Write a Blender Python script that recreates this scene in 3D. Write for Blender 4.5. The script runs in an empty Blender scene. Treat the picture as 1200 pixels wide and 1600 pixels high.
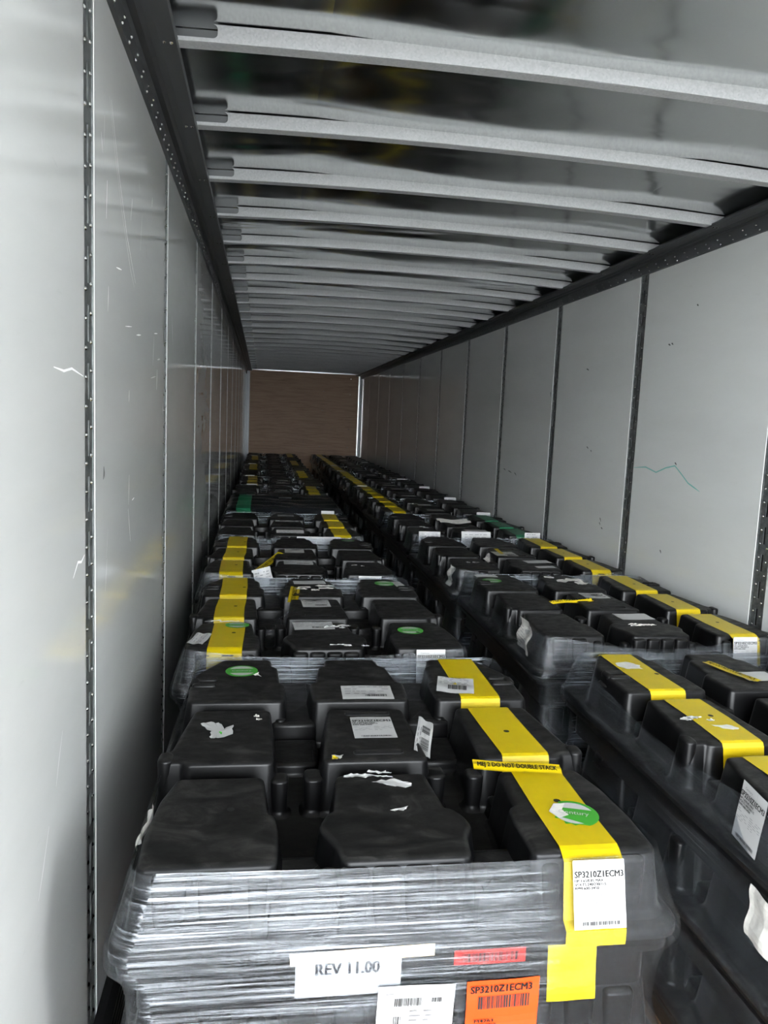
import bpy, bmesh, math, random
from mathutils import Vector, Matrix
import mathutils.noise as mnoise

# ------------------------------------------------------------------ camera, sky, light, exposure
SC = bpy.context.scene
COL = SC.collection
CAM = Vector((0.3676, 0.0, 1.64))
FPX = 1174.9
yaw, pitch, roll = math.radians(9.415), math.radians(6.888), math.radians(2.494)
fwd = Vector((math.sin(yaw) * math.cos(pitch), math.cos(yaw) * math.cos(pitch), -math.sin(pitch)))
rgt = Vector((math.cos(yaw), -math.sin(yaw), 0))
upv = rgt.cross(fwd)
R_ = math.cos(roll) * rgt + math.sin(roll) * upv
U_ = -math.sin(roll) * rgt + math.cos(roll) * upv
cam = bpy.data.objects.new('camera', bpy.data.cameras.new('camera'))
COL.objects.link(cam)
cam.matrix_world = Matrix(((R_.x, U_.x, -fwd.x, CAM.x), (R_.y, U_.y, -fwd.y, CAM.y), (R_.z, U_.z, -fwd.z, CAM.z), (0, 0, 0, 1)))
cam.data.sensor_fit = 'VERTICAL'
cam.data.sensor_height = 36.0
cam.data.lens = FPX / 1600 * 36.0
cam.data.clip_start = 0.02
SC.camera = cam

world = bpy.data.worlds.new('world')
SC.world = world
world.use_nodes = True
bg = world.node_tree.nodes['Background']
bg.inputs['Color'].default_value = (0.92, 0.97, 1.0, 1)
bg.inputs['Strength'].default_value = 23.0
sun = bpy.data.objects.new('sun', bpy.data.lights.new('sun', 'SUN'))
COL.objects.link(sun)
sun.data.energy = 6.0
sun.data.angle = math.radians(6)
sun.data.color = (1.0, 0.96, 0.88)
_e, _a = math.radians(64), math.radians(30)
_d = Vector((math.sin(_a) * math.cos(_e), math.cos(_a) * math.cos(_e), -math.sin(_e)))   # light travels into the trailer
sun.rotation_euler = _d.to_track_quat('-Z', 'Y').to_euler()
SC.view_settings.view_transform = 'Standard'
SC.view_settings.look = 'None'
SC.view_settings.gamma = 1.0
SC.view_settings.use_curve_mapping = False
SC.view_settings.exposure = 0.28
SC.cycles.max_bounces = 12
SC.cycles.transparent_max_bounces = 24

# ------------------------------------------------------------------ dimensions of the trailer
W = 2.56
Y0, Y1 = -0.1, 17.18
ZR = 2.552            # lower edge of the top rails
ZB = 0.17             # top of the base rails
PANEL = 1.2753
rnd = random.Random(7)

# ------------------------------------------------------------------ materials
def mat(name, color, rough=0.5, metal=0.0, spec=0.5, **kw):
    m = bpy.data.materials.new(name)
    m.use_nodes = True
    b = m.node_tree.nodes['Principled BSDF']
    b.inputs['Base Color'].default_value = (*color, 1)
    b.inputs['Roughness'].default_value = rough
    b.inputs['Metallic'].default_value = metal
    b.inputs['Specular IOR Level'].default_value = spec
    return m

def nodes(m):
    nt = m.node_tree
    return nt, nt.nodes, nt.links, nt.nodes['Principled BSDF']

def coords(nt, kind='Object', scale=(1, 1, 1), rot=(0, 0, 0)):
    tc = nt.nodes.new('ShaderNodeTexCoord')
    mp = nt.nodes.new('ShaderNodeMapping')
    mp.inputs['Scale'].default_value = scale
    mp.inputs['Rotation'].default_value = rot
    nt.links.new(tc.outputs[kind], mp.inputs['Vector'])
    return mp.outputs['Vector']

def noise(nt, vec, scale=5, detail=4, rough=0.55, dist=0.0):
    n = nt.nodes.new('ShaderNodeTexNoise')
    n.inputs['Scale'].default_value = scale
    n.inputs['Detail'].default_value = detail
    n.inputs['Roughness'].default_value = rough
    n.inputs['Distortion'].default_value = dist
    nt.links.new(vec, n.inputs['Vector'])
    return n.outputs['Fac']

def ramp(nt, fac, stops):
    r = nt.nodes.new('ShaderNodeValToRGB')
    el = r.color_ramp.elements
    while len(el) < len(stops):
        el.new(0.5)
    for e, (p, c) in zip(el, stops):
        e.position = p
        e.color = (*c, 1) if isinstance(c, tuple) else (c, c, c, 1)
    nt.links.new(fac, r.inputs['Fac'])
    return r.outputs['Color']

def bump(nt, b, fac, strength=0.2, dist=0.01):
    n = nt.nodes.new('ShaderNodeBump')
    n.inputs['Strength'].default_value = strength
    n.inputs['Distance'].default_value = dist
    nt.links.new(fac, n.inputs['Height'])
    nt.links.new(n.outputs['Normal'], b.inputs['Normal'])

M = {}
# black moulded plastic, dusty and scuffed
m = M['plastic'] = mat('black_plastic', (0.02, 0.02, 0.021), 0.42, 0, 0.22)
nt, N, L, b = nodes(m)
v = coords(nt, 'Object', (1, 1.6, 1))
n1 = noise(nt, v, 7, 8, 0.7, 1.6)
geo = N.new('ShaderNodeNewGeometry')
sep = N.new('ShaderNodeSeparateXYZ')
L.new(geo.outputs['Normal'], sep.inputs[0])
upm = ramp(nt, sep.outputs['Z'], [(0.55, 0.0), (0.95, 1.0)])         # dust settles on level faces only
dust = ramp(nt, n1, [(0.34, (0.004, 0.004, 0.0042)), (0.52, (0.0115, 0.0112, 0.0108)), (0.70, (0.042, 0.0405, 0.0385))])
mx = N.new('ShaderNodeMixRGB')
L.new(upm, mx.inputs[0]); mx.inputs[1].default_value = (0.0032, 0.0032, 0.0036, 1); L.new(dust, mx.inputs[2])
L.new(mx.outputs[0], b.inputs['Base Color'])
n2 = noise(nt, v, 22, 4, 0.6)
mr = N.new('ShaderNodeMixRGB')
L.new(upm, mr.inputs[0])
L.new(ramp(nt, n2, [(0.3, 0.31), (0.7, 0.37)]), mr.inputs[1])
L.new(ramp(nt, n2, [(0.3, 0.36), (0.7, 0.6)]), mr.inputs[2])
L.new(mr.outputs[0], b.inputs['Roughness'])
n3 = noise(nt, v, 160, 2, 0.5)
bump(nt, b, n3, 0.03, 0.001)
# white glossy wall lining with scuffs
m = M['wall'] = mat('white_wall_panel', (0.78, 0.79, 0.78), 0.22)
nt, N, L, b = nodes(m)
v = coords(nt, 'Object', (1, 0.6, 2.5))
n1 = noise(nt, v, 1.6, 5, 0.6, 0.3)
n2 = noise(nt, coords(nt, 'Object', (1, 1.0, 5.0)), 6, 6, 0.7, 0.4)
c1 = ramp(nt, n1, [(0.3, (0.57, 0.58, 0.57)), (0.7, (0.62, 0.63, 0.62))])
c2 = ramp(nt, n2, [(0.0, (1, 1, 1)), (0.64, (1, 1, 1)), (0.8, (0.88, 0.875, 0.86))])
mx = N.new('ShaderNodeMixRGB'); mx.blend_type = 'MULTIPLY'; mx.inputs[0].default_value = 0.8
L.new(c1, mx.inputs[1]); L.new(c2, mx.inputs[2]); L.new(mx.outputs[0], b.inputs['Base Color'])
b.inputs['IOR'].default_value = 1.55
L.new(ramp(nt, n1, [(0.3, 0.065), (0.75, 0.12)]), b.inputs['Roughness'])
bump(nt, b, noise(nt, coords(nt, 'Object', (1, 0.5, 0.8)), 1.5, 1, 0.4), 0.10, 0.015)
# roof sheet: polished aluminium, gently oil-canned
m = M['roof'] = mat('aluminium_roof_sheet', (0.66, 0.67, 0.66), 0.13, 1.0)
nt, N, L, b = nodes(m)
n1 = noise(nt, coords(nt, 'Object', (0.9, 2.8, 1)), 1.5, 0.6, 0.35, 0.7)
bump(nt, b, n1, 0.3, 0.04)
n2 = noise(nt, coords(nt, 'Object', (3, 3, 1)), 3, 5, 0.6)
L.new(ramp(nt, n2, [(0.3, 0.12), (0.75, 0.19)]), b.inputs['Roughness'])
# galvanised bows
m = M['bow'] = mat('galvanised_steel_bow', (0.4, 0.41, 0.42), 0.6, 0.15, 0.3)
nt, N, L, b = nodes(m)
vo = N.new('ShaderNodeTexVoronoi'); vo.inputs['Scale'].default_value = 160
L.new(coords(nt, 'Object', (1, 1, 1)), vo.inputs['Vector'])
L.new(ramp(nt, vo.outputs['Color'], [(0.0, (0.40, 0.41, 0.42)), (1.0, (0.50, 0.51, 0.52))]), b.inputs['Base Color'])
M['rail'] = mat('dark_aluminium_rail', (0.11, 0.115, 0.12), 0.42, 0.6)
m = M['strip'] = mat('galvanised_seam_strip', (0.16, 0.17, 0.17), 0.45, 0.7)
nt, N, L, b = nodes(m)
n1 = noise(nt, coords(nt, 'Object'), 30, 5, 0.7)
L.new(ramp(nt, n1, [(0.3, (0.09, 0.10, 0.10)), (0.7, (0.24, 0.25, 0.25))]), b.inputs['Base Color'])
M['slot'] = mat('slot_dark', (0.012, 0.012, 0.013), 0.6)
M['rivet'] = mat('bright_rivet', (0.8, 0.8, 0.8), 0.25, 1.0)
M['base'] = mat('black_base_rail', (0.015, 0.015, 0.016), 0.35, 0.3)
M['bright_trim'] = mat('aluminium_trim', (0.7, 0.71, 0.72), 0.3, 0.9)
M['blocker'] = mat('added_blocker_dark', (0.10, 0.10, 0.105), 0.8)  # dark surface of the added canopy and wall that hold back sky light
# wood
m = M['plank'] = mat('oak_floor', (0.2, 0.11, 0.05), 0.5)
nt, N, L, b = nodes(m)
n1 = noise(nt, coords(nt, 'Object', (14, 0.8, 1)), 4, 6, 0.6, 0.3)
L.new(ramp(nt, n1, [(0.25, (0.10, 0.05, 0.022)), (0.5, (0.20, 0.115, 0.055)), (0.8, (0.33, 0.2, 0.1))]), b.inputs['Base Color'])
m = M['plywood'] = mat('plywood_bulkhead', (0.33, 0.2, 0.11), 0.55)
nt, N, L, b = nodes(m)
n1 = noise(nt, coords(nt, 'Object', (0.8, 1, 9)), 2.5, 7, 0.65, 0.8)
L.new(ramp(nt, n1, [(0.25, (0.21, 0.12, 0.07)), (0.5, (0.31, 0.195, 0.12)), (0.8, (0.38, 0.255, 0.16))]), b.inputs['Base Color'])
m = M['concrete'] = mat('yard_concrete', (0.42, 0.41, 0.39), 0.85)
nt, N, L, b = nodes(m)
L.new(ramp(nt, noise(nt, coords(nt), 1.2, 8, 0.65), [(0.3, (0.15, 0.148, 0.142)), (0.7, (0.21, 0.205, 0.2))]), b.inputs['Base Color'])
# tapes and papers
def paper(name, col, rough=0.5, var=0.12, sc=14):
    m = mat(name, col, rough)
    nt, N, L, b = nodes(m)
    n1 = noise(nt, coords(nt), sc, 5, 0.6)
    lo = tuple(c * (1 - var) for c in col)
    L.new(ramp(nt, n1, [(0.3, lo), (0.65, col)]), b.inputs['Base Color'])
    return m
M['tape_yellow'] = paper('yellow_tape', (0.56, 0.415, 0.0), 0.38, 0.10)
M['tape_green'] = paper('green_tape', (0.02, 0.17, 0.08), 0.4, 0.2)
M['label'] = paper('white_label', (0.48, 0.48, 0.48), 0.5, 0.06)
M['label_worn'] = paper('worn_white_paper', (0.74, 0.72, 0.68), 0.6, 0.3, 30)
M['orange'] = paper('orange_label', (0.62, 0.055, 0.006), 0.4, 0.06)
M['red'] = paper('red_label', (0.5, 0.02, 0.012), 0.45, 0.1)
M['green'] = paper('green_sticker', (0.05, 0.34, 0.03), 0.4, 0.1)
M['masking'] = paper('masking_tape', (0.80, 0.68, 0.44), 0.6, 0.08)
M['ink'] = mat('black_ink', (0.008, 0.008, 0.008), 0.7, 0, 0.2)
M['ink_grey'] = mat('grey_print', (0.18, 0.18, 0.19), 0.6)
M['ink_dark'] = mat('dark_grey_print', (0.02, 0.02, 0.022), 0.7, 0, 0.2)
M['marker_green'] = mat('green_marker_line', (0.14, 0.40, 0.36), 0.5)
M['scuff'] = mat('black_scuff', (0.06, 0.06, 0.06), 0.6)
M['scratch'] = mat('pale_scratch', (0.92, 0.92, 0.92), 0.6)
M['scratch_grey'] = mat('grey_scratch', (0.5, 0.5, 0.5), 0.6)
M['lens'] = mat('red_lens', (0.6, 0.03, 0.02), 0.15)

def film_material(name, base_fac, streak, tint):
    m = bpy.data.materials.new(name)
    m.use_nodes = True
    nt = m.node_tree
    N, L = nt.nodes, nt.links
    b = N['Principled BSDF']
    out = N['Material Output']
    b.inputs['Base Color'].default_value = (*tint, 1)
    b.inputs['Roughness'].default_value = 0.2
    b.inputs['Specular IOR Level'].default_value = 0.7
    uv = coords(nt, 'UV', (1.6, 120, 1), (0, 0, math.radians(1.2)))
    sa = noise(nt, uv, 1.0, 8, 0.75, 0.3)
    sb = noise(nt, coords(nt, 'UV', (3.0, 300, 1), (0, 0, math.radians(-0.6))), 1.0, 4, 0.65, 0.2)
    mm = N.new('ShaderNodeMixRGB'); mm.inputs[0].default_value = 0.42
    L.new(sa, mm.inputs[1]); L.new(sb, mm.inputs[2])
    s1 = mm.outputs[0]
    uv2 = coords(nt, 'UV', (1.3, 3.5, 1))
    s2 = noise(nt, uv2, 2.0, 3, 0.5)
    haze_glare = N.new('ShaderNodeAttribute'); haze_glare.attribute_name = 'haze_glare'
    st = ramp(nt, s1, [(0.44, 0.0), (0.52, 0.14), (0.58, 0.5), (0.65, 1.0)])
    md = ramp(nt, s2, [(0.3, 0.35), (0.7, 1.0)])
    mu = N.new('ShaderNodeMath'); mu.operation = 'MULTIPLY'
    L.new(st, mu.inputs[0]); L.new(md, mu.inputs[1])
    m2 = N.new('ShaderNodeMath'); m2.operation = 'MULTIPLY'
    L.new(mu.outputs[0], m2.inputs[0]); L.new(haze_glare.outputs['Fac'], m2.inputs[1])
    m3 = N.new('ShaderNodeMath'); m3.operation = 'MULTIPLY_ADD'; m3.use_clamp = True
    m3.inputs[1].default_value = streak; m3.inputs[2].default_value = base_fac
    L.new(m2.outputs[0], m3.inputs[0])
    tr = N.new('ShaderNodeBsdfTransparent')
    tr.inputs['Color'].default_value = (0.87, 0.89, 0.92, 1)
    mix = N.new('ShaderNodeMixShader')
    L.new(m3.outputs[0], mix.inputs[0]); L.new(tr.outputs[0], mix.inputs[1]); L.new(b.outputs[0], mix.inputs[2])
    gl = N.new('ShaderNodeBsdfGlossy'); gl.inputs['Roughness'].default_value = 0.16
    fr = N.new('ShaderNodeFresnel'); fr.inputs['IOR'].default_value = 1.38
    mix2 = N.new('ShaderNodeMixShader')
    fm = N.new('ShaderNodeMath'); fm.operation = 'MULTIPLY'; fm.inputs[1].default_value = 0.6
    L.new(fr.outputs[0], fm.inputs[0]); L.new(fm.outputs[0], mix2.inputs[0]); L.new(mix.outputs[0], mix2.inputs[1]); L.new(gl.outputs[0], mix2.inputs[2])
    L.new(mix2.outputs[0], out.inputs['Surface'])
    bn = N.new('ShaderNodeBump'); bn.inputs['Strength'].default_value = 0.6; bn.inputs['Distance'].default_value = 0.004
    L.new(s1, bn.inputs['Height'])
    for s in (b, gl, fr):
        L.new(bn.outputs['Normal'], s.inputs['Normal'])
    return m
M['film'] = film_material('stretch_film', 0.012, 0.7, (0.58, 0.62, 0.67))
m = M['sheet'] = mat('black_plastic_sheet', (0.012, 0.013, 0.015), 0.22)

# ------------------------------------------------------------------ mesh helpers
def mesh_obj(name, bm, material, parent=None, smooth=False, loc=None):
    me = bpy.data.meshes.new(name)
    bm.normal_update()
    bm.to_mesh(me)
    bm.free()
    if material:
        me.materials.append(M[material] if isinstance(material, str) else material)
    if smooth:
        for p in me.polygons:
            p.use_smooth = True
    return link(name, me, parent, loc)

def link(name, me, parent=None, loc=None, mw=None):
    o = bpy.data.objects.new(name, me)
    COL.objects.link(o)
    if parent:
        o.parent = parent
    if loc is not None:
        o.location = loc
    if mw is not None:
        o.matrix_local = mw
    return o

def tag(o, label=None, cat=None, group=None, kind=None):
    if label: o['label'] = label
    if cat: o['category'] = cat
    if group: o['group'] = group
    if kind: o['kind'] = kind
    return o

def box(bm, x0, x1, y0, y1, z0, z1):
    vs = [bm.verts.new((x, y, z)) for z in (z0, z1) for y in (y0, y1) for x in (x0, x1)]
    for f in ((0, 2, 3, 1), (4, 5, 7, 6), (0, 1, 5, 4), (2, 6, 7, 3), (0, 4, 6, 2), (1, 3, 7, 5)):
        bm.faces.new([vs[i] for i in f])
    return vs

def dome(bm, c, n, r, h, seg=6):
    n = Vector(n).normalized()
    a = n.orthogonal().normalized()
    b_ = n.cross(a)
    c = Vector(c)
    r0, r1 = [], []
    for i in range(seg):
        t = 2 * math.pi * i / seg
        d = a * math.cos(t) + b_ * math.sin(t)
        r0.append(bm.verts.new(c + d * r))
        r1.append(bm.verts.new(c + d * r * 0.62 + n * h * 0.75))
    top = bm.verts.new(c + n * h)
    for i in range(seg):
        j = (i + 1) % seg
        bm.faces.new((r0[i], r0[j], r1[j], r1[i]))
        bm.faces.new((r1[i], r1[j], top))

def round_poly(pts, r, seg=4):
    out = []
    n = len(pts)
    for i in range(n):
        p, a, c = Vector(pts[i]), Vector(pts[i - 1]), Vector(pts[(i + 1) % n])
        da, dc = (a - p), (c - p)
        d = min(r, da.length * 0.45, dc.length * 0.45)
        s, e = p + da.normalized() * d, p + dc.normalized() * d
        for k in range(seg + 1):
            t = k / seg
            out.append((1 - t) ** 2 * s + 2 * t * (1 - t) * p + t * t * e)
    return out

def ccw(pts):
    a = sum(pts[i - 1][0] * pts[i][1] - pts[i][0] * pts[i - 1][1] for i in range(len(pts)))
    return pts if a > 0 else pts[::-1]

def offset_poly(pts, d):
    n = len(pts)
    out = []
    for i in range(n):
        t = (pts[(i + 1) % n] - pts[i - 1])
        nn = Vector((t.y, -t.x))
        if nn.length > 1e-9:
            nn.normalize()
        out.append(pts[i] + nn * d)
    return out

def loft(bm, rings, cap_top=True, cap_bottom=False):
    vr = [[bm.verts.new(p) for p in r] for r in rings]
    n = len(vr[0])
    for a, c in zip(vr, vr[1:]):
        for i in range(n):
            j = (i + 1) % n
            bm.faces.new((a[i], a[j], c[j], c[i]))
    if cap_top:
        bm.faces.new(vr[-1])
    if cap_bottom:
        bm.faces.new(vr[0][::-1])
    return vr

def rrect(hx, hy, r, seg=4):
    return round_poly([(-hx, -hy), (hx, -hy), (hx, hy), (-hx, hy)], r, seg)

# ------------------------------------------------------------------ the setting: trailer
bm = bmesh.new()
box(bm, -30, 32, -60, 30, -1.3, -1.2)
tag(mesh_obj('yard_ground', bm, 'concrete'), kind='structure')
bm = bmesh.new()
box(bm, -9, 4.2, -7.0, -0.12, -1.2, -0.02)
tag(mesh_obj('unseen_dock_platform', bm, 'concrete'), kind='structure')  # unseen; added with canopy and wall to shape the daylight coming in
bm = bmesh.new()
box(bm, -9, 4.2, -4.2, 0.05, 3.6, 3.8)
tag(mesh_obj('added_canopy_blocker', bm, 'blocker'), kind='structure')  # unseen; added to cut the high sky light on the nearest stack
bm = bmesh.new()
box(bm, 3.8, 4.1, -7.0, -1.6, -1.2, 3.6)
tag(mesh_obj('added_wall_blocker', bm, 'blocker'), kind='structure')  # unseen; added to keep sky light off the left wall
# floor of long hardwood boards
bm = bmesh.new()
box(bm, -0.03, W + 0.03, Y0, Y1 + 0.05, -0.10, -0.03)
floor = tag(mesh_obj('floor', bm, 'plank'), kind='structure')
NPL = 8
pw = W / NPL
bm = bmesh.new()
box(bm, 0.002, pw - 0.002, Y0, Y1, -0.03, 0.0)
o = mesh_obj('plank', bm, 'plank', floor)
for i in range(1, NPL):
    link('plank', o.data, floor, (pw * i, 0, 0))

# side walls: outer skin, lining panels, seam strips with slots and rivets
def strip_mesh():
    bm = bmesh.new()
    w = 0.09
    zs = ZB - 0.02
    ze = ZR + 0.02
    pitch_ = 0.122
    # two side bands with cross bars between the slots
    box(bm, 0, 0.003, 0.0, 0.038, zs, ze)
    box(bm, 0, 0.003, 0.052, w, zs, ze)
    z = zs
    while z < ze:
        box(bm, 0, 0.003, 0.038, 0.052, z, min(z + 0.045, ze))
        z += pitch_
    # raised hat edges
    box(bm, 0.003, 0.005, 0.0, 0.006, zs, ze)
    box(bm, 0.003, 0.005, w - 0.006, w, zs, ze)
    me = bpy.data.meshes.new('seam_strip')
    bm.to_mesh(me); bm.free(); me.materials.append(M['strip'])
    bm = bmesh.new()
    z = zs + 0.03
    while z < ze:
        for yy, dz in ((0.021, 0.0), (0.069, 0.016)):
            dome(bm, (0.003, yy, z + dz), (1, 0, 0), 0.0055, 0.004)
        z += pitch_ * 0.5
    mr = bpy.data.meshes.new('strip_rivets')
    bm.to_mesh(mr); bm.free(); mr.materials.append(M['rivet'])
    for p in mr.polygons: p.use_smooth = True
    return me, mr
ME_STRIP, ME_RIV = strip_mesh()

def side_wall(name, sgn, x, first):
    bm = bmesh.new()
    xa, xb = sorted((x - sgn * 0.016, x - sgn * 0.05))
    box(bm, xa, xb, Y0, Y1 + 0.05, -0.1, 2.75)
    wall = tag(mesh_obj(name, bm, 'slot'), kind='structure')
    edges = []
    yk = first
    while yk - PANEL > Y0 + 0.1: yk -= PANEL
    while yk < Y1 - 0.05:
        edges.append(yk); yk += PANEL
    starts = [Y0] + edges
    ends = [e - 0.09 for e in edges] + [Y1]
    panels = []
    for i, (s, e) in enumerate(zip(starts, ends)):
        bm = bmesh.new()
        xa, xb = sorted((x, x - sgn * 0.016))
        vs = box(bm, xa, xb, s + 0.002, e - 0.002, ZB - 0.03, ZR + 0.03)
        bmesh.ops.bevel(bm, geom=bm.edges[:], offset=0.0025, segments=1, affect='EDGES')
        p = mesh_obj('panel', bm, 'wall', wall)
        panels.append((s, e, p))
    for e in edges:
        st = link('seam_strip', ME_STRIP, wall)
        rv = link('rivets', ME_RIV, st)
        tag(rv, kind='stuff')
        st.location = (x - sgn * 0.0065, e - 0.09, 0)
        if sgn < 0:
            st.scale = (-1, 1, 1)
    return wall, panels
wall_left, panels_l = side_wall('wall_left', 1, 0.0, 1.7639)
wall_right, panels_r = side_wall('wall_right', -1, W, 3.0142)

# base rails (ribbed) along the floor
def base_rail(name, sgn, x):
    bm = bmesh.new()
    prof = [(0.0, 0.0), (0.045, 0.0), (0.045, 0.012)]
    z = 0.012
    for k in range(5):
        z0 = 0.018 + k * 0.028
        prof += [(0.030, z0), (0.030, z0 + 0.016), (0.038, z0 + 0.020), (0.038, z0 + 0.026)]
    prof += [(0.02, ZB - 0.004), (0.0, ZB)]
    rings = []
    for y in (Y0, Y1):
        rings.append([(x + sgn * px, y, pz) for px, pz in prof])
    a = [[bm.verts.new(p) for p in r] for r in rings]
    n = len(prof)
    for i in range(n - 1):
        f = (a[0][i], a[0][i + 1], a[1][i + 1], a[1][i])
        bm.faces.new(f if sgn > 0 else f[::-1])
    return tag(mesh_obj(name, bm, 'base'), kind='structure')
base_rail('baseboard_left', 1, 0.0)
base_rail('baseboard_right', -1, W)

# top rails
def top_rail(name, sgn, x):
    bm = bmesh.new()
    prof = [(0.0, -0.001), (0.012, 0.0), (0.013, 0.055), (0.020, 0.066), (0.040, 0.062), (0.052, 0.070), (0.075, 0.066), (0.118, 0.066), (0.122, 0.076), (0.118, 0.082), (0.100, 0.088), (0.02, 0.14), (0.0, 0.16)]
    a = [[bm.verts.new((x + sgn * px, y, ZR + pz)) for px, pz in prof] for y in (Y0, Y1)]
    for i in range(len(prof) - 1):
        f = (a[0][i], a[0][i + 1], a[1][i + 1], a[1][i])
        bm.faces.new(f if sgn > 0 else f[::-1])
    t = tag(mesh_obj(name, bm, 'rail'), kind='structure')
    bm = bmesh.new()
    y = Y0 + 0.06
    while y < 13.0:
        dome(bm, (x + sgn * 0.0122, y, ZR + 0.012), (sgn, 0, 0), 0.006, 0.0045)
        dome(bm, (x + sgn * 0.0128, y + 0.028, ZR + 0.038), (sgn, 0, 0), 0.006, 0.0045)
        y += 0.098
    k = 0
    while 2.2146 + 0.5977 * k < Y1:
        yy = 2.2146 + 0.5977 * k
        for dx in (0.085, 0.104):
            dome(bm, (x + sgn * dx, yy, ZR + 0.066), (0, 0, -1), 0.006, 0.0045)
        k += 1
    tag(mesh_obj('rivets', bm, 'rivet', t, True), kind='stuff')
    return t
top_rail('trim_1', 1, 0.0)
top_rail('trim_2', -1, W)

# roof sheet with a slight camber, and its bows
def camber(x):
    t = (x - W / 2) / (W / 2)
    return 0.03 * (1 - t * t)
ROOF = ZR + 0.118
bm = bmesh.new()
nx, ny = 24, 60
g = [[bm.verts.new((-0.03 + (W + 0.06) * i / nx, Y0 + (Y1 + 0.05 - Y0) * j / ny, ROOF + camber((W) * i / nx))) for i in range(nx + 1)] for j in range(ny + 1)]
for j in range(ny):
    for i in range(nx):
        bm.faces.new((g[j][i], g[j + 1][i], g[j + 1][i + 1], g[j][i + 1]))
g2 = [[bm.verts.new(v.co + Vector((0, 0, 0.02))) for v in (r[0], r[-1])] for r in (g[0], g[-1])]
bm.faces.new((g2[0][0], g2[0][1], g2[1][1], g2[1][0]))
ceiling = tag(mesh_obj('ceiling', bm, 'roof', None, True), kind='structure')

def bow_mesh():
    bm = bmesh.new()
    xs0, xs1 = 0.085, W - 0.05
    slot = 0.14
    n = 20
    H_ = 0.045
    def seg(xa, xb, y0, y1, z0, z1, n=16):
        prev = None
        for i in range(n + 1):
            x = xa + (xb - xa) * i / n
            c = ROOF + camber(x) - 0.001
            q = [bm.verts.new((x, y0, c + z0)), bm.verts.new((x, y1, c + z0)), bm.verts.new((x, y1, c + z1)), bm.verts.new((x, y0, c + z1))]
            if prev:
                for a in range(4):
                    b2 = (a + 1) % 4
                    bm.faces.new((prev[a], q[a], q[b2], prev[b2]))
            else:
                bm.faces.new(q[::-1])
            prev = q
        bm.faces.new(prev)
    seg(xs0, xs1, 0.0, 0.040, -H_ - 0.004, -H_)           # bottom flange
    seg(xs0 + slot, xs1, -0.002, 0.002, -H_, -0.002)      # front web, cut away at the slotted end
    seg(xs0, xs0 + slot, -0.002, 0.002, -H_, -H_ + 0.008, 3)
    seg(xs0, xs1, -0.006, -0.002, -H_ - 0.004, -H_ + 0.002)   # rolled lip
    # rounded end of the slot
    r = 0.012
    c = ROOF + camber(xs0 + slot) - 0.001
    pts = []
    zt, zb = c - 0.002, c - H_ + 0.008
    for sgn, zc in ((1, zt), (-1, zb)):
        ring = [(xs0 + slot, zc)]
        for k in range(5):
            t = math.pi / 2 * k / 4
            ring.append((xs0 + slot - r + r * math.sin(t), zc - sgn * (r - r * math.cos(t)) ))
        va = [bm.verts.new((px, -0.002, pz)) for px, pz in ring]
        bm.faces.new(va if sgn > 0 else va[::-1])
    return bm
def bow_rear():
    bm = bmesh.new()
    for i in range(16):
        xa, xb = 0.085 + (W - 0.135) * i / 16, 0.085 + (W - 0.135) * (i + 1) / 16
        ca, cb = ROOF + camber(xa) - 0.001, ROOF + camber(xb) - 0.001
        q = [(xa, 0.036, ca - 0.045), (xb, 0.036, cb - 0.045), (xb, 0.036, cb), (xa, 0.036, ca)]
        bm.faces.new([bm.verts.new(p) for p in q])
    return bm
o = mesh_obj('roof_bow', bow_mesh(), 'bow', ceiling)
rear = mesh_obj('rear_web', bow_rear(), 'rail', o)  # dark metal here paints in the shade inside the bow's slot
o.location = (0, 2.2146 - 0.5977 * 2, 0)
k = -1
while 2.2146 + 0.5977 * k < Y1 - 0.1:
    q_ = link('roof_bow', o.data, ceiling, (0, 2.2146 + 0.5977 * k, 0))
    link('rear_web', rear.data, q_)
    k += 1

# front bulkhead of plywood, posts and trim
bm = bmesh.new()
box(bm, -0.03, W + 0.03, Y1 + 0.02, Y1 + 0.06, -0.1, 2.75)
wall_front = tag(mesh_obj('wall_front', bm, 'rail'), kind='structure')
for i in range(2):
    bm = bmesh.new()
    x0 = 0.075 + i * 1.216
    box(bm, x0, x0 + 1.214, Y1, Y1 + 0.018, 0.0, 2.645)
    mesh_obj('plywood_sheet', bm, 'plywood', wall_front)
for x0, x1, nm in ((W - 0.055, W - 0.035, 'edge_trim'), (W - 0.035, W, 'corner_post'), (0.0, 0.045, 'corner_post'), (0.045, 0.075, 'edge_trim')):
    bm = bmesh.new()
    box(bm, x0, x1, Y1 - (0.05 if nm == 'corner_post' else 0.012), Y1 + 0.01, 0.0, 2.66)
    mesh_obj(nm, bm, 'bright_trim' if (nm == 'edge_trim' and x0 > 1) else 'rail', wall_front)
bm = bmesh.new()
box(bm, 0.075, W - 0.055, Y1 - 0.012, Y1 + 0.01, 2.645, 2.668)
mesh_obj('top_trim', bm, 'bright_trim', wall_front)
bm = bmesh.new()
for sx, sz in ((0.42, 2.62), (1.72, 2.25), (1.70, 1.82), (2.33, 2.55), (2.32, 2.2), (2.31, 1.42), (0.41, 1.05), (1.05, 1.02), (1.66, 1.0), (1.05, 2.58), (2.3, 1.0), (1.93, 1.4)):
    dome(bm, (sx, Y1, sz), (0, -1, 0), 0.011, 0.005)
tag(mesh_obj('screws', bm, 'rivet', wall_front, True), kind='stuff')
bm = bmesh.new()
box(bm, 0.035, 0.10, Y1 - 0.06, Y1 - 0.02, 2.615, 2.655)
bmesh.ops.bevel(bm, geom=bm.edges[:], offset=0.008, segments=2, affect='EDGES')
lamp = mesh_obj('marker_lamp', bm, 'lens')
tag(lamp, 'small red marker lamp high in the far left corner of the trailer', 'lamp')
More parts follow.
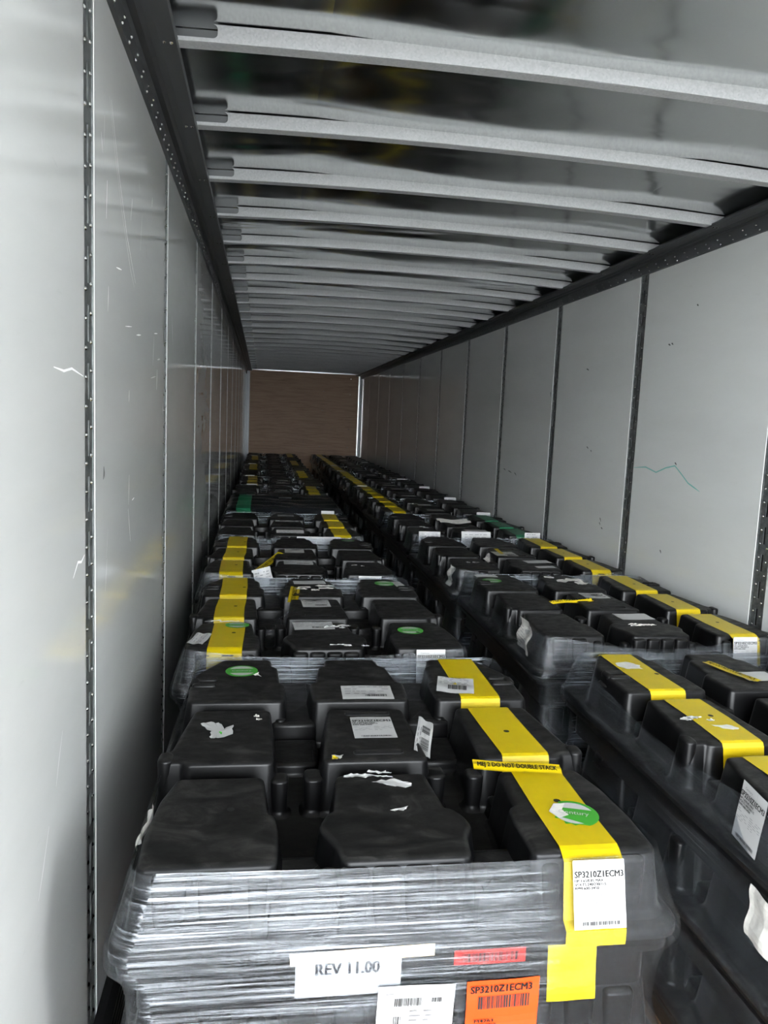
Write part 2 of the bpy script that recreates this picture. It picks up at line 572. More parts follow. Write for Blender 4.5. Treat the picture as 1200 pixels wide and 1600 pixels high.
bm = bmesh.new()
dome(bm, (0.052, Y1 - 0.06, 2.628), (0, -1, 0), 0.008, 0.006)
dome(bm, (0.082, Y1 - 0.06, 2.643), (0, -1, 0), 0.008, 0.006)
dome(bm, (0.082, Y1 - 0.06, 2.625), (0, -1, 0), 0.008, 0.006)
mesh_obj('screw_heads', bm, 'rivet', lamp, True)

# marks on the wall lining
def panel_at(panels, y):
    for s, e, p in panels:
        if s <= y <= e: return p
    return panels[0][2]
def stroke(name, wall, pts, w, material):
    """a thin drawn or scratched line; pts are (y, z) on the wall"""
    left = wall == 'l'
    x = 0.0006 if left else W - 0.0006
    bm = bmesh.new()
    prev = None
    for i, (y, z) in enumerate(pts):
        a = Vector(pts[max(i - 1, 0)]); c = Vector(pts[min(i + 1, len(pts) - 1)])
        t = (c - a).normalized()
        nn = Vector((-t.y, t.x)) * w * 0.5 * (0.35 if i in (0, len(pts) - 1) else 1)
        q = [bm.verts.new((x, y + nn.x, z + nn.y)), bm.verts.new((x, y - nn.x, z - nn.y))]
        if prev:
            f = (prev[0], q[0], q[1], prev[1])
            bm.faces.new(f)
        prev = q
    return mesh_obj(name, bm, material, panel_at(panels_l if left else panels_r, pts[0][0]))
stroke('marker_line', 'r', [(4.19, 1.43), (4.05, 1.442), (3.93, 1.42), (3.83, 1.452), (3.74, 1.469), (3.67, 1.43), (3.60, 1.388), (3.54, 1.37), (3.49, 1.355)], 0.007, 'marker_green')
for (y, z, dy, dz) in ((3.905, 2.122, 0.012, 0.004), (3.875, 2.124, 0.010, 0.005), (4.58, 1.062, 0.01, 0.012), (4.585, 1.035, 0.008, 0.008), (4.55, 1.01, 0.012, 0.004), (3.81, 0.989, 0.008, 0.008), (3.735, 1.48, 0.01, 0.006), (4.86, 1.52, 0.014, 0.006), (4.80, 1.50, 0.008, 0.006), (3.66, 2.30, 0.008, 0.004), (4.95, 2.05, 0.02, 0.006), (6.6, 1.25, 0.03, 0.006), (6.45, 1.24, 0.05, 0.006), (6.3, 1.23, 0.03, 0.01), (5.6, 1.9, 0.006, 0.02)):
    stroke('scuff_mark', 'r', [(y - dy, z - dz), (y, z + dz * 0.4), (y + dy, z + dz)], 0.010, 'scuff')
stroke('scuff_mark', 'l', [(1.853, 1.475), (1.862, 1.49), (1.858, 1.505)], 0.016, 'scuff')
stroke('scuff_mark', 'l', [(1.868, 1.478), (1.866, 1.492)], 0.009, 'scuff')
stroke('scuff_mark', 'l', [(2.50, 2.15), (2.51, 2.11)], 0.006, 'scuff')
stroke('scratch', 'l', [(1.93, 2.36), (2.0, 2.25), (2.10, 2.13), (2.22, 2.02), (2.28, 1.985)], 0.004, 'scratch_grey')
stroke('scratch', 'l', [(1.95, 2.36), (2.04, 2.23), (2.16, 2.1), (2.30, 2.0)], 0.003, 'scratch')
stroke('scratch', 'l', [(1.43, 1.71), (1.50, 1.707), (1.56, 1.715), (1.655, 1.705)], 0.005, 'scratch')
stroke('scratch', 'l', [(1.56, 1.30), (1.60, 1.325), (1.63, 1.32), (1.66, 1.33)], 0.006, 'scratch')
stroke('scuff_mark', 'l', [(1.30, 0.78), (1.33, 0.82), (1.37, 0.88)], 0.006, 'scratch_grey')
stroke('scuff_mark', 'l', [(1.42, 0.93), (1.44, 0.97), (1.47, 1.02)], 0.005, 'scratch_grey')
for i in range(26):
    y, z = rnd.uniform(1.8, 3.2), rnd.uniform(1.2, 2.4)
    a = rnd.choice([0.1, 1.3, 1.45, -1.2])
    l = rnd.uniform(0.03, 0.12)
    stroke('scratch', 'l', [(y, z), (y + l * math.cos(a) * .5, z + l * math.sin(a) * .5), (y + l * math.cos(a), z + l * math.sin(a))], rnd.uniform(0.002, 0.006), rnd.choice(['scratch', 'scratch', 'scratch_grey']))

# ------------------------------------------------------------------ the moulded tray: deck, sills, nine legs
TOP, RIM = 0.28, 0.15
HX, HY = 0.535, 0.63
FLp = [(-.485, -.575), (-.245, -.575), (-.243, -.465), (-.25, -.41), (-.264, -.402), (-.275, -.247), (-.455, -.247), (-.478, -.34), (-.488, -.46)]
MLp = [(-.50, -.155), (-.458, -.155), (-.445, -.168), (-.253, -.168), (-.264, .142), (-.458, .142), (-.473, .02), (-.486, -.095), (-.50, -.115)]
BLp = [(-.487, .214), (-.225, .214), (-.225, .35), (-.238, .362), (-.245, .50), (-.262, .515), (-.266, .575), (-.415, .575), (-.485, .44), (-.492, .36)]
MFp = [(-.118, -.575), (.118, -.575), (.125, -.51), (.145, -.47), (.135, -.43), (.12, -.405), (.105, -.40), (.09, -.247), (-.105, -.247), (-.122, -.40), (-.138, -.412), (-.155, -.455), (-.145, -.49), (-.128, -.525)]
MMp = [(-.13, -.168), (.115, -.168), (.10, .140), (-.10, .140)]
MBp = [(-.135, .214), (.135, .214), (.14, .35), (.12, .362), (.105, .50), (.085, .515), (.08, .575), (-.08, .575), (-.085, .515), (-.105, .50), (-.12, .362), (-.14, .35)]
mir = lambda p: [(-x, y) for x, y in p]
LEGS = [FLp, MFp, mir(FLp), MLp, MMp, mir(MLp), BLp, MBp, mir(BLp)]

def frustum(bm, poly, z0, z1, flare, rnd_top=0.012, r=0.018, seg=4):
    p = round_poly(ccw(poly), r, seg)
    h = z1 - z0
    rings = []
    t = rnd_top
    for z, d in ((z0, flare + 0.010), (z0 + 0.004, flare + 0.004), (z0 + 0.012, flare), (z0 + 0.015, flare - 0.0005), (z1 - t - 0.002, 0.0055), (z1 - t, 0.005), (z1 - t * 0.45, 0.003), (z1 - t * 0.12, -0.002), (z1, -t * 0.7), (z1 + 0.0001, -t * 0.7 - 0.003)):
        rings.append([(q.x, q.y, z) for q in offset_poly(p, d)])
    loft(bm, rings)

def rib(bm, x, y, ax, ay, z0, z1):
    """small half-round rib standing against a leg"""
    frustum(bm, [(x - ax, y - ay), (x + ax, y - ay), (x + ax, y + ay), (x - ax, y + ay)], z0, z1, 0.004, 0.006, 0.012, 3)

def leg_bm(i):
    bm = bmesh.new()
    frustum(bm, LEGS[i], RIM, TOP, 0.022, 0.009, 0.013)
    col, row = i % 3, i // 3
    s = -1 if col == 0 else 1
    if row == 0:                       # ribs on the outer face
        if col == 1:
            for x in (-0.10, -0.04, 0.02, 0.08):
                rib(bm, x, -0.586, 0.022, 0.008, RIM, TOP - 0.012)
            for x in (-0.145, 0.14):
                rib(bm, x, -0.555, 0.012, 0.014, RIM, TOP - 0.035)
        else:
            rib(bm, s * 0.43, -0.585, 0.025, 0.007, RIM, TOP - 0.010)
            rib(bm, s * 0.35, -0.585, 0.025, 0.007, RIM, TOP - 0.010)
            rib(bm, s * 0.252, -0.555, 0.012, 0.020, RIM, TOP - 0.03)
            rib(bm, s * 0.275, -0.586, 0.012, 0.008, RIM, TOP - 0.02)
    if row == 1:
        if col == 1:
            rib(bm, -0.155, -0.155, 0.018, 0.026, RIM, TOP - 0.04)
            rib(bm, 0.14, -0.155, 0.018, 0.026, RIM, TOP - 0.04)
        else:
            rib(bm, s * 0.235, -0.165, 0.016, 0.020, RIM, TOP - 0.04)
            rib(bm, s * 0.498, -0.14, 0.012, 0.020, RIM, TOP + 0.004)      # outer ear
    if row == 2:
        if col != 1:
            rib(bm, s * 0.232, 0.215, 0.012, 0.014, RIM, TOP - 0.05)
            for (ax, ay, x, y) in ((0.030, 0.007, s * 0.455, 0.335), (0.030, 0.007, s * 0.455, 0.385), (0.007, 0.022, s * 0.485, 0.36)):   # raised frame of the hand grip
                rib(bm, x, y, ax, ay, TOP - 0.03, TOP + 0.008)
    return bm

def deck_bm():
    bm = bmesh.new()
    rings = []
    for d, z in ((-0.045, 0.0), (-0.045, 0.088), (-0.012, 0.092), (-0.012, 0.104), (-0.040, 0.110), (-0.040, 0.118), (-0.008, 0.120), (0.0, 0.126), (0.0, 0.143), (-0.004, 0.148), (-0.012, 0.150)):
        rings.append([(p.x, p.y, z) for p in rrect(HX + d, HY + d, 0.06 + d * 0.5, 5)])
    loft(bm, rings, True, True)
    for s in (-1, 1):
        x0, x1 = (0.135, 0.25)
        for (ya, yb, z) in ((-0.60, -0.455, 0.215), (0.19, 0.36, 0.222), (0.40, 0.60, 0.19), (0.02, 0.165, 0.184), (-0.40, -0.385, 0.156)):
            frustum(bm, [(s * x0, ya), (s * x1, ya), (s * x1, yb), (s * x0, yb)], RIM - 0.004, z, 0.008, 0.010, 0.008, 2)
        for yy in (-0.208, 0.177):                 # low webs between the rows
            frustum(bm, [(s * 0.27, yy - 0.02), (s * 0.46, yy - 0.02), (s * 0.46, yy + 0.02), (s * 0.27, yy + 0.02)], RIM - 0.004, 0.19, 0.008, 0.008, 0.008, 2)
    return bm

def finish(bm):
    me = bpy.data.meshes.new('part')
    bm.normal_update(); bm.to_mesh(me); bm.free()
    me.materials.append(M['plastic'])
    for p in me.polygons: p.use_smooth = True
    try:
        me.set_sharp_from_angle(angle=math.radians(42))
    except Exception:
        pass
    return me
ME_DECK = finish(deck_bm()); ME_DECK.name = 'deck'
ME_LEG = [finish(leg_bm(i)) for i in range(9)]
bm = deck_bm()
tmp = bmesh.new()
for i in range(9):
    t = leg_bm(i)
    me_t = bpy.data.meshes.new('t'); t.to_mesh(me_t); t.free(); bm.from_mesh(me_t); bpy.data.meshes.remove(me_t)
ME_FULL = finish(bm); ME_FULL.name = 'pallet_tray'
tmp.free()

# small fittings on the leg tops
bm = bmesh.new()
vs = [bm.verts.new((0.008 * math.cos(a) * 1.0, 0.008 * math.sin(a), 0)) for a in [2 * math.pi * k / 10 for k in range(10)]]
bm.faces.new(vs)
ME_HOLE = bpy.data.meshes.new('vent_hole'); bm.to_mesh(ME_HOLE); bm.free(); ME_HOLE.materials.append(M['slot'])
bm = bmesh.new()
p = round_poly([(-.058, -.009), (.058, -.009), (.058, .009), (-.058, .009)], 0.009, 4)
loft(bm, [[(q.x, q.y, 0) for q in offset_poly(p, .004)], [(q.x, q.y, .003) for q in offset_poly(p, .002)], [(q.x, q.y, .0008) for q in offset_poly(p, -.001)]], True)
ME_SLOT = bpy.data.meshes.new('grip_slot'); bm.to_mesh(ME_SLOT); bm.free(); ME_SLOT.materials.append(M['plastic']); ME_SLOT.materials.append(M['slot'])
ME_SLOT.polygons[-1].material_index = 1

# ------------------------------------------------------------------ tapes, labels, stickers
def tape_mesh(xc, w, mat_key, drop_back=0.05, drop_front=0.125, seed=0):
    """yellow band laid over one column of legs and pressed down between them"""
    r = random.Random(seed)
    e = 0.0022
    pth = [(0.590, TOP - drop_back), (0.585, TOP - 0.02), (0.578, TOP - 0.004), (0.570, TOP + e)]
    def over(y0, y1):
        return [(y0 - 0.012, TOP + e), (y0 - (y0 - y1) / 2, TOP + e), (y1 + 0.012, TOP + e), (y1 + 0.002, TOP - 0.001), (y1 - 0.006, TOP - 0.012)]
    pth += [(0.39, TOP + e), (0.223, TOP + e), (0.2125, TOP - 0.001), (0.2065, TOP - 0.012), (0.193, TOP - 0.09), (0.163, TOP - 0.09), (0.1495, TOP - 0.012), (0.1435, TOP - 0.001), (0.133, TOP + e)]
    pth += [(-0.01, TOP + e), (-0.159, TOP + e), (-0.1695, TOP - 0.001), (-0.1755, TOP - 0.012), (-0.189, TOP - 0.09), (-0.226, TOP - 0.09), (-0.2395, TOP - 0.012), (-0.2455, TOP - 0.001), (-0.256, TOP + e)]
    pth += [(-0.40, TOP + e), (-0.563, TOP + e), (-0.575, TOP - 0.001), (-0.596, TOP - 0.012), (-0.604, TOP - 0.06), (-0.615, RIM + 0.012)]
    if drop_front > 0.14:
        pth += [(-0.634, RIM + 0.003), (-0.634, RIM - 0.028)]
    bm = bmesh.new()
    prev = None
    nseg = 6
    for i, (y, z) in enumerate(pth):
        dx = 0.004 * math.sin(y * 9 + seed) + 0.0025 * math.sin(y * 31 + seed * 2)
        row = [bm.verts.new((xc - w / 2 + w * k / nseg + dx, y, z + r.uniform(0, 0.0008))) for k in range(nseg + 1)]
        if prev:
            for k in range(nseg):
                bm.faces.new((prev[k], row[k], row[k + 1], prev[k + 1]))
        prev = row
    me = bpy.data.meshes.new('tape')
    bm.to_mesh(me); bm.free(); me.materials.append(M[mat_key])
    return me

_txt = {}
def text_mesh(s):
    if s not in _txt:
        cu = bpy.data.curves.new('t', 'FONT')
        cu.body = s
        cu.size = 1.0
        cu.resolution_u = 2
        cu.offset = 0.0
        ob = bpy.data.objects.new('t', cu)
        COL.objects.link(ob)
        dg = bpy.context.evaluated_depsgraph_get()
        me = bpy.data.meshes.new_from_object(ob.evaluated_get(dg))
        bpy.data.objects.remove(ob)
        xs = [v.co.x for v in me.vertices] or [0, 1]
        _txt[s] = (me, min(xs), max(xs))
    return _txt[s]

def frame_from(o_, x_, y_):
    x = Vector(x_).normalized()
    z = x.cross(Vector(y_)).normalized()
    y = z.cross(x)
    return Matrix(((x.x, y.x, z.x, o_[0]), (x.y, y.y, z.y, o_[1]), (x.z, y.z, z.z, o_[2]), (0, 0, 0, 1)))

def label(parent, name, center, xax, yax, w, h, mkey, lines=(), bars=(), rules=(), seed=0, wave=0.0006, bold=0.0, text_label=None, corner=0.006):
    """flat printed label; lines = (text, x, y, height, width or None, material); bars = (x, y, w, h, n); x,y measured from the lower left in label units 0..1"""
    r = random.Random(seed * 31 + 5)
    bm = bmesh.new()
    nx_, ny_ = 8, 8
    gg = []
    for j in range(ny_ + 1):
        row = []
        for i in range(nx_ + 1):
            u, v = i / nx_, j / ny_
            z = wave * (math.sin(u * 7 + seed) + math.sin(v * 9 + seed * 1.7)) + wave
            row.append(bm.verts.new(((u - .5) * w, (v - .5) * h, z)))
        gg.append(row)
    for j in range(ny_):
        for i in range(nx_):
            bm.faces.new((gg[j][i], gg[j][i + 1], gg[j + 1][i + 1], gg[j + 1][i]))
    lab = mesh_obj(name, bm, mkey, parent)
    lab.matrix_local = frame_from(center, xax, yax)
    zt = wave * 3 + 0.0006
    groups = {}
    for (s, x, y, hh, ww, mk) in lines:
        me, x0, x1 = text_mesh(s)
        bmt = groups.setdefault(mk, bmesh.new())
        sy = hh * h / 0.73
        sx = sy if ww is None else ww * w / (x1 - x0)
        for si, (dx, dy) in enumerate(((0, 0), (-.035, 0), (.035, 0), (0, .025)) if mk != 'ink_grey' else ((0, 0),)):     # bold strokes
            nb = len(bmt.verts)
            bmt.from_mesh(me)
            bmt.verts.ensure_lookup_table()
            for vtx in bmt.verts[nb:]:
                vtx.co = Vector(((vtx.co.x - x0 + dx) * sx + (x - .5) * w, (vtx.co.y + dy) * sy + (y - .5) * h, zt + si * 0.00005))
    for mk, bmt in groups.items():
        mesh_obj('lettering', bmt, mk, lab)
    if bars:
        bmb = bmesh.new()
        for (x, y, bw, bh, n) in bars:
            xx = 0.0
            while xx < 1.0:
                t = r.choice([0.5, 0.5, 1.0, 1.5]) / n
                a, c = (x + bw * xx - .5) * w, (x + bw * min(xx + t, 1) - .5) * w
                q = [bmb.verts.new(pp) for pp in ((a, (y - .5) * h, zt), (c, (y - .5) * h, zt), (c, (y + bh - .5) * h, zt), (a, (y + bh - .5) * h, zt))]
                bmb.faces.new(q)
                xx += t + r.choice([0.5, 0.5, 1.0]) / n
        mesh_obj('barcode', bmb, 'ink_dark', lab)
    if rules:
        bmb = bmesh.new()
        for (x, y, bw, bh) in rules:
            q = [bmb.verts.new(pp) for pp in (((x - .5) * w, (y - .5) * h, zt), ((x + bw - .5) * w, (y - .5) * h, zt), ((x + bw - .5) * w, (y + bh - .5) * h, zt), ((x - .5) * w, (y + bh - .5) * h, zt))]
            bmb.faces.new(q)
        mesh_obj('printed_rules', bmb, 'ink_grey', lab)
    return lab

def fine_print(x, y0, y1, w, n, seed, h=0.012):
    r = random.Random(seed)
    out = []
    for i in range(n):
        y = y0 + (y1 - y0) * i / max(n - 1, 1)
        xx = x
        while xx < x + w - 0.04:
            ww = r.uniform(0.05, 0.16)
            if r.random() < 0.75:
                out.append((xx, y, min(ww, x + w - xx), h))
            xx += ww + r.uniform(0.02, 0.08)
    return out

SPEC_LINES = [('Century', .14, .885, .045, .30, 'ink_grey'), ('SP3210Z1ECM3', .03, .75, .095, .94, 'ink'), ('HP 1.65/0.85 MAX', .03, .685, .042, .55, 'ink'), ('VOLTS 240/230/115', .03, .63, .042, .60, 'ink'), ('RPM 600-3450', .03, .575, .042, .46, 'ink')]
SPEC_RULES = [(.0, .84, .98, .004), (.62, .84, .004, .15)] + fine_print(.04, .34, .52, .42, 6, 3, .009) + fine_print(.52, .34, .52, .44, 6, 4, .009) + fine_print(.1, .03, .03, .6, 1, 8, .008)
SPEC_BARS = [(.16, .055, .72, .055, 60)]
def spec_label(parent, center, xax, yax, w, h, seed=1, name='label'):
    return label(parent, name, center, xax, yax, w, h, 'label', SPEC_LINES, SPEC_BARS, SPEC_RULES, seed, 0.0003)

def plain_label(parent, center, xax, yax, w, h, seed, mk='label', printed=True):
    if printed:
        return label(parent, 'label', center, xax, yax, w, h, mk, (), [(.45, .15, .42, .16, 34)], fine_print(.06, .35, .85, .88, 4, seed, .035), seed)
    return label(parent, 'label', center, xax, yax, w, h, mk, (), (), (), seed)

def shard(parent, pts, z, mk='label_worn', name='sticker_remnant', lift=0.004, seed=0):
    """torn leftover of a sticker, a ragged curled scrap"""
    r = random.Random(seed)
    P = []
    n = len(pts)
    for i in range(n):
        a, c = Vector(pts[i]), Vector(pts[(i + 1) % n])
        for k in range(4):
            q = a.lerp(c, k / 4)
            j = (c - a).length * 0.09
            P.append(Vector((q.x + r.uniform(-j, j), q.y + r.uniform(-j, j), 0)))
    cx = sum(p.x for p in P) / len(P); cy = sum(p.y for p in P) / len(P)
    bm = bmesh.new()
    ring = [bm.verts.new((p.x, p.y, z + r.uniform(0, lift))) for p in P]
    inner = [bm.verts.new((cx + (p.x - cx) * .5, cy + (p.y - cy) * .5, z + 0.001)) for p in P]
    for i in range(len(P)):
        j = (i + 1) % len(P)
        bm.faces.new((ring[i], ring[j], inner[j], inner[i]))
    bm.faces.new(inner)
    return mesh_obj(name, bm, mk, parent)

def scraps(parent, x, y, w, h, z, n, seed, mk='label_worn'):
    r = random.Random(seed)
    for i in range(n):
        cx, cy = x + r.uniform(-w, w) / 2, y + r.uniform(-h, h) / 2
        a = r.uniform(-0.3, 0.3)
        l, t = r.uniform(.25, .6) * w, r.uniform(.15, .4) * h
        pts = []
        for px, py in ((-l / 2, -t / 2), (l * .1, -t * .7), (l / 2, -t * .1), (l * .2, t * .5), (-l * .4, t / 2)):
            pts.append((cx + px * math.cos(a) - py * math.sin(a), cy + px * math.sin(a) + py * math.cos(a)))
        shard(parent, pts, z + 0.0008 * (i + 1), mk, seed=seed + i)

def oval(parent, x, y, rx, ry, z, rot=0.0, torn=False, seed=0):
    bm = bmesh.new()
    vs = []
    r = random.Random(seed)
    for k in range(32):
        t = 2 * math.pi * k / 32
        q = 1.0
        if torn and 2.2 < t < 5.2: q = r.uniform(.72, .98)
        px, py = rx * math.cos(t) * q, ry * math.sin(t) * q
        vs.append(bm.verts.new((px, py, 0)))
    bm.faces.new(vs)
    o = mesh_obj('round_sticker', bm, 'green', parent)
    o.matrix_local = Matrix.Translation((x, y, z)) @ Matrix.Rotation(rot, 4, 'Z')
    def blob(pts, zz, mk, nm):
        b2 = bmesh.new()
        b2.faces.new([b2.verts.new((px, py, zz)) for px, py in pts])
        return mesh_obj(nm, b2, mk, o)
    inner = [(rx * .82 * math.cos(t), ry * .82 * math.sin(t)) for t in [2 * math.pi * k / 28 for k in range(28)]]
    up = [p for p in inner if p[1] > ry * .22]
    dn = [p for p in inner if p[1] < -ry * .22]
    blob(up, .0006, 'label', 'white_field')
    blob(dn if not torn else dn[:-3], .0006, 'label', 'white_field')
    if torn:
        blob([(-rx * .98, -ry * .1), (-rx * .6, -ry * .55), (-rx * .2, -ry * .2), (-rx * .45, ry * .15), (-rx * .3, ry * .7), (-rx * .75, ry * .6)], .0009, 'label_worn', 'torn_paper')
    me, x0, x1 = text_mesh('Century')
    b2 = bmesh.new(); b2.from_mesh(me)
    sx = rx * 1.2 / (x1 - x0)
    for vtx in b2.verts:
        vtx.co = Vector(((vtx.co.x - (x0 + x1) / 2) * sx, vtx.co.y * sx * 1.1 - ry * .12, .0012))
    mesh_obj('lettering', b2, 'label', o)
    return o

def warn_strip(parent, center, xax, yax, w, h, seed=2):
    return label(parent, 'warning_strip', center, xax, yax, w, h, 'tape_yellow', [('MEJ 2 DO NOT DOUBLE STACK', .05, .28, .46, .90, 'ink')], (), (), seed, 0.0012)

# ------------------------------------------------------------------ stretch film round a stack
FILM_LV = [(.841, .500, .601), (.825, .504, .606), (.79, .514, .616), (.755, .522, .624), (.728, .530, .630), (.711, .540, .636), (.692, .541, .638), (.678, .540, .638), (.668, .528, .638), (.655, .514, .637), (.62, .504, .635), (.58, .503, .631), (.545, .504, .624), (.52, .508, .616), (.48, .520, .620), (.45, .532, .628), (.430, .540, .636), (.41, .541, .637), (.398, .530, .634), (.38, .512, .626), (.33, .505, .618), (.27, .506, .612), (.21, .520, .618), (.15, .540, .636), (.13, .541, .637), (.115, .52, .625), (.03, .51, .62)]
def film(stack_name, loc, rotz, seed, labeltxt, sag=(0.004, 0.02, 0.006, 0.05), haze_glare=(1, .6, .9, .35), glare_fun=None):
    """haze and sag per side: front, right, back, left"""
    r = random.Random(seed)
    per = []
    N_ = 26
    cr = 6
    # unit outline description: list of (side, t, cornerflag)
    bm = bmesh.new()
    uvl = bm.loops.layers.uv.new('UVMap')
    hz = bm.verts.layers.float.new('haze_glare')
    rows = []
    def outline(hx, hy, rad):
        pts = []
        cs = [(hx - rad, -hy + rad, -90), (hx - rad, hy - rad, 0), (-hx + rad, hy - rad, 90), (-hx + rad, -hy + rad, 180)]
        starts = [((-hx + rad, -hy), (hx - rad, -hy)), ((hx, -hy + rad), (hx, hy - rad)), ((hx - rad, hy), (-hx + rad, hy)), ((-hx, hy - rad), (-hx, -hy + rad))]
        for s in range(4):
            a, c = starts[s]
            for k in range(N_):
                t = k / N_
                pts.append((a[0] + (c[0] - a[0]) * t, a[1] + (c[1] - a[1]) * t, s, t))
            cx, cy, a0 = cs[s]
            for k in range(cr):
                t = k / cr
                an = math.radians(a0 + 90 * t)
                pts.append((cx + rad * math.cos(an), cy + rad * math.sin(an), s, 1.0))
        return pts
    for li, (z, hx, hy) in enumerate(FILM_LV):
        row = []
        acc = 0.0
        pr = None
        for i, (x, y, s, t) in enumerate(outline(hx, hy, 0.05)):
            bow_ = math.sin(math.pi * min(max(t, 0), 1))
            zz = z
            if li < 4:
                zz -= sag[s] * bow_ * (1 - li / 4)
            zz += 0.006 * math.sin(t * 5 + s * 1.3 + seed) * (0.3 if li == 0 else 1)
            nn = mnoise.noise(Vector((x * 6 + seed * 3.1, y * 6, z * 40 + seed)))
            d = 0.0014 * nn
            cx = 1 + d / max(abs(hx), .1)
            vtx = bm.verts.new((x * cx, y * cx, zz))
            h = haze_glare[s]
            if s == 0 and glare_fun: h = glare_fun(x)
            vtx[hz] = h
            if pr is not None: acc += math.hypot(x - pr[0], y - pr[1])
            pr = (x, y)
            row.append((vtx, acc, zz))
        rows.append(row)
    n = len(rows[0])
    for ra, rb in zip(rows, rows[1:]):
        for i in range(n):
            j = (i + 1) % n
            f = bm.faces.new((rb[i][0], rb[j][0], ra[j][0], ra[i][0]))
            us = [rb[i][1], rb[j][1] if j else rb[i][1] + .03, ra[j][1] if j else ra[i][1] + .03, ra[i][1]]
            vs_ = [rb[i][2], rb[j][2], ra[j][2], ra[i][2]]
            for lp, u_, v_ in zip(f.loops, us, vs_):
                lp[uvl].uv = (u_ + seed * 7.3, v_ + seed * 1.7)
    o = mesh_obj('stretch_film', bm, 'film', None, True)
    o.location = (loc[0], loc[1], 0.0)
    o.rotation_euler = (0, 0, math.radians(rotz))
    tag(o, labeltxt, 'stretch film', 'stretch film around the stacks')
    return o

# ------------------------------------------------------------------ stacks of trays
ORD = ['nearest', 'second', 'third', 'fourth', 'fifth', 'sixth', 'seventh', 'eighth', 'ninth', 'tenth', 'eleventh', 'twelfth']
Y_L = [1.855, 3.137, 4.418, 5.70, 6.98, 8.26, 9.54, 10.82, 12.10, 13.38, 14.66, 15.94]
X_L = [.665, .615, .585, .575, .575, .58, .62, .585, .60, .58, .60, .59]
ROT_L = [-1.1, .3, -.4, .3, .2, -.3, .4, -.2, .3, 0, .4, -.2]
TAPE_L = ['r', 'l', 'l', 'r', None, 'r', 'l', 'r', 'l', 'r', 'l', 'r']
Y_R = [1.885, 3.28, 4.58, 5.88, 7.17, 8.45, 9.73, 11.01, 12.29, 13.57, 14.85, 16.13]
X_R = [1.995, 1.965, 1.955, 1.95, 1.955, 1.96, 1.955, 1.96, 1.95, 1.96, 1.955, 1.96]
ROT_R = [0, -.3, .2, .3, -.2, .3, 0, -.3, .2, .3, -.3, 0]
TAPE_R = ['l', 'r', 'r', 'g', 'l', 'l', 'l', 'l', 'l', 'l', 'l', 'l']
TXC = 0.357
ME_TAPE = {('l', 1): tape_mesh(-TXC, .118, 'tape_yellow', seed=1), ('l', 2): tape_mesh(-TXC, .118, 'tape_yellow', seed=5),
           ('r', 1): tape_mesh(TXC, .118, 'tape_yellow', .05, .16, seed=3), ('r', 2): tape_mesh(TXC, .118, 'tape_yellow', seed=8),
           ('g', 1): tape_mesh(TXC, .118, 'tape_green', seed=4), ('G', 1): tape_mesh(-TXC + .01, .12, 'tape_green', seed=6)}
UPX, UPY = (1, 0, 0), (0, 1, 0)
FX, FY = (1, 0, 0), (0, 0.13, 1)      # front skirt
ZT = TOP + 0.0035

def tray_extras(t, side, i, r):
    for (x, y) in ((-.335, -.39), (.0, -.395), (.357, -.395), (-.34, .005), (.357, -.03), (-.31, .36), (.02, .43), (.36, .36)):
        link('vent_hole', ME_HOLE, t, (x, y, TOP + 0.0032 if abs(x) > .3 else TOP + 0.0006))
    for y in (.105, -.135):
        link('grip_slot', ME_SLOT, t, (0.003, y, TOP))

TRAYS = {}
for side, XS, YS, RS, TS in (('left', X_L, Y_L, ROT_L, TAPE_L), ('right', X_R, Y_R, ROT_R, TAPE_R)):
    for i in range(12):
        r = random.Random(100 * (side == 'left') + i)
        x, y, rz, tp = XS[i], YS[i], RS[i], TS[i]
        where = '%s stack from the doorway in the %s row' % (ORD[i], side) if i else 'stack nearest the doorway in the %s row' % side
        for tier in range(2):
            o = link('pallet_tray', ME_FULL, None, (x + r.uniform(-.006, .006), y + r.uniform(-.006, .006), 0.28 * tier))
            o.rotation_euler = (0, 0, math.radians(rz))
            tag(o, 'black plastic pallet tray, %s of the %s' % (('bottom', 'middle')[tier], where), 'pallet tray', 'lower trays of the wrapped stacks')
        t = bpy.data.objects.new('pallet_tray', None)
        COL.objects.link(t)
        t.empty_display_size = 0.1
        t.location = (x, y, 0.56)
        t.rotation_euler = (0, 0, math.radians(rz))
        desc = {'l': 'yellow tape on its left legs', 'r': 'yellow tape on its right legs', 'g': 'green tape on its right legs', None: 'green tape on its left legs'}[tp]
        tag(t, 'black tray, %s, topping the %s stack of the %s row' % (desc, ORD[i], side), 'pallet tray', 'top trays of the wrapped stacks')
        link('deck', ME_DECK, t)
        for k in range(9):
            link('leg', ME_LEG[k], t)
        if tp:
            tp_o = link('tape', ME_TAPE[(tp, 1 if (tp in 'g' or i % 2 == 0) else 2)], t)
            tp_o['label'] = ('green' if tp == 'g' else 'yellow') + ' tape band over the legs'
        else:
            link('tape', ME_TAPE[('G', 1)], t)['label'] = 'dark green tape band over the legs'
        if i < 6:
            tray_extras(t, side, i, r)
        TRAYS[(side, i)] = t
        hf = None
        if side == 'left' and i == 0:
            hf = lambda xx: 3.2 if xx < -.4 else (2.0 - (xx + .1) * 4 if xx < -.1 else (2.0 - (xx + .1) * 3.2 if xx < .27 else .06))  # film whitened towards the left: a highlight painted in
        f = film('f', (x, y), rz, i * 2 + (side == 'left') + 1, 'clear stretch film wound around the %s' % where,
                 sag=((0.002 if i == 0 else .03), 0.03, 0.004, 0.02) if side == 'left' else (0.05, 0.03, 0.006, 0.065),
                 haze_glare=(1, .6, 3.4, .6) if side == 'left' else (.9, .5, 3.0, .42), glare_fun=hf)  # high third value paints daylight onto the back bands as whiter film
        TRAYS[(side, i, 'film')] = f

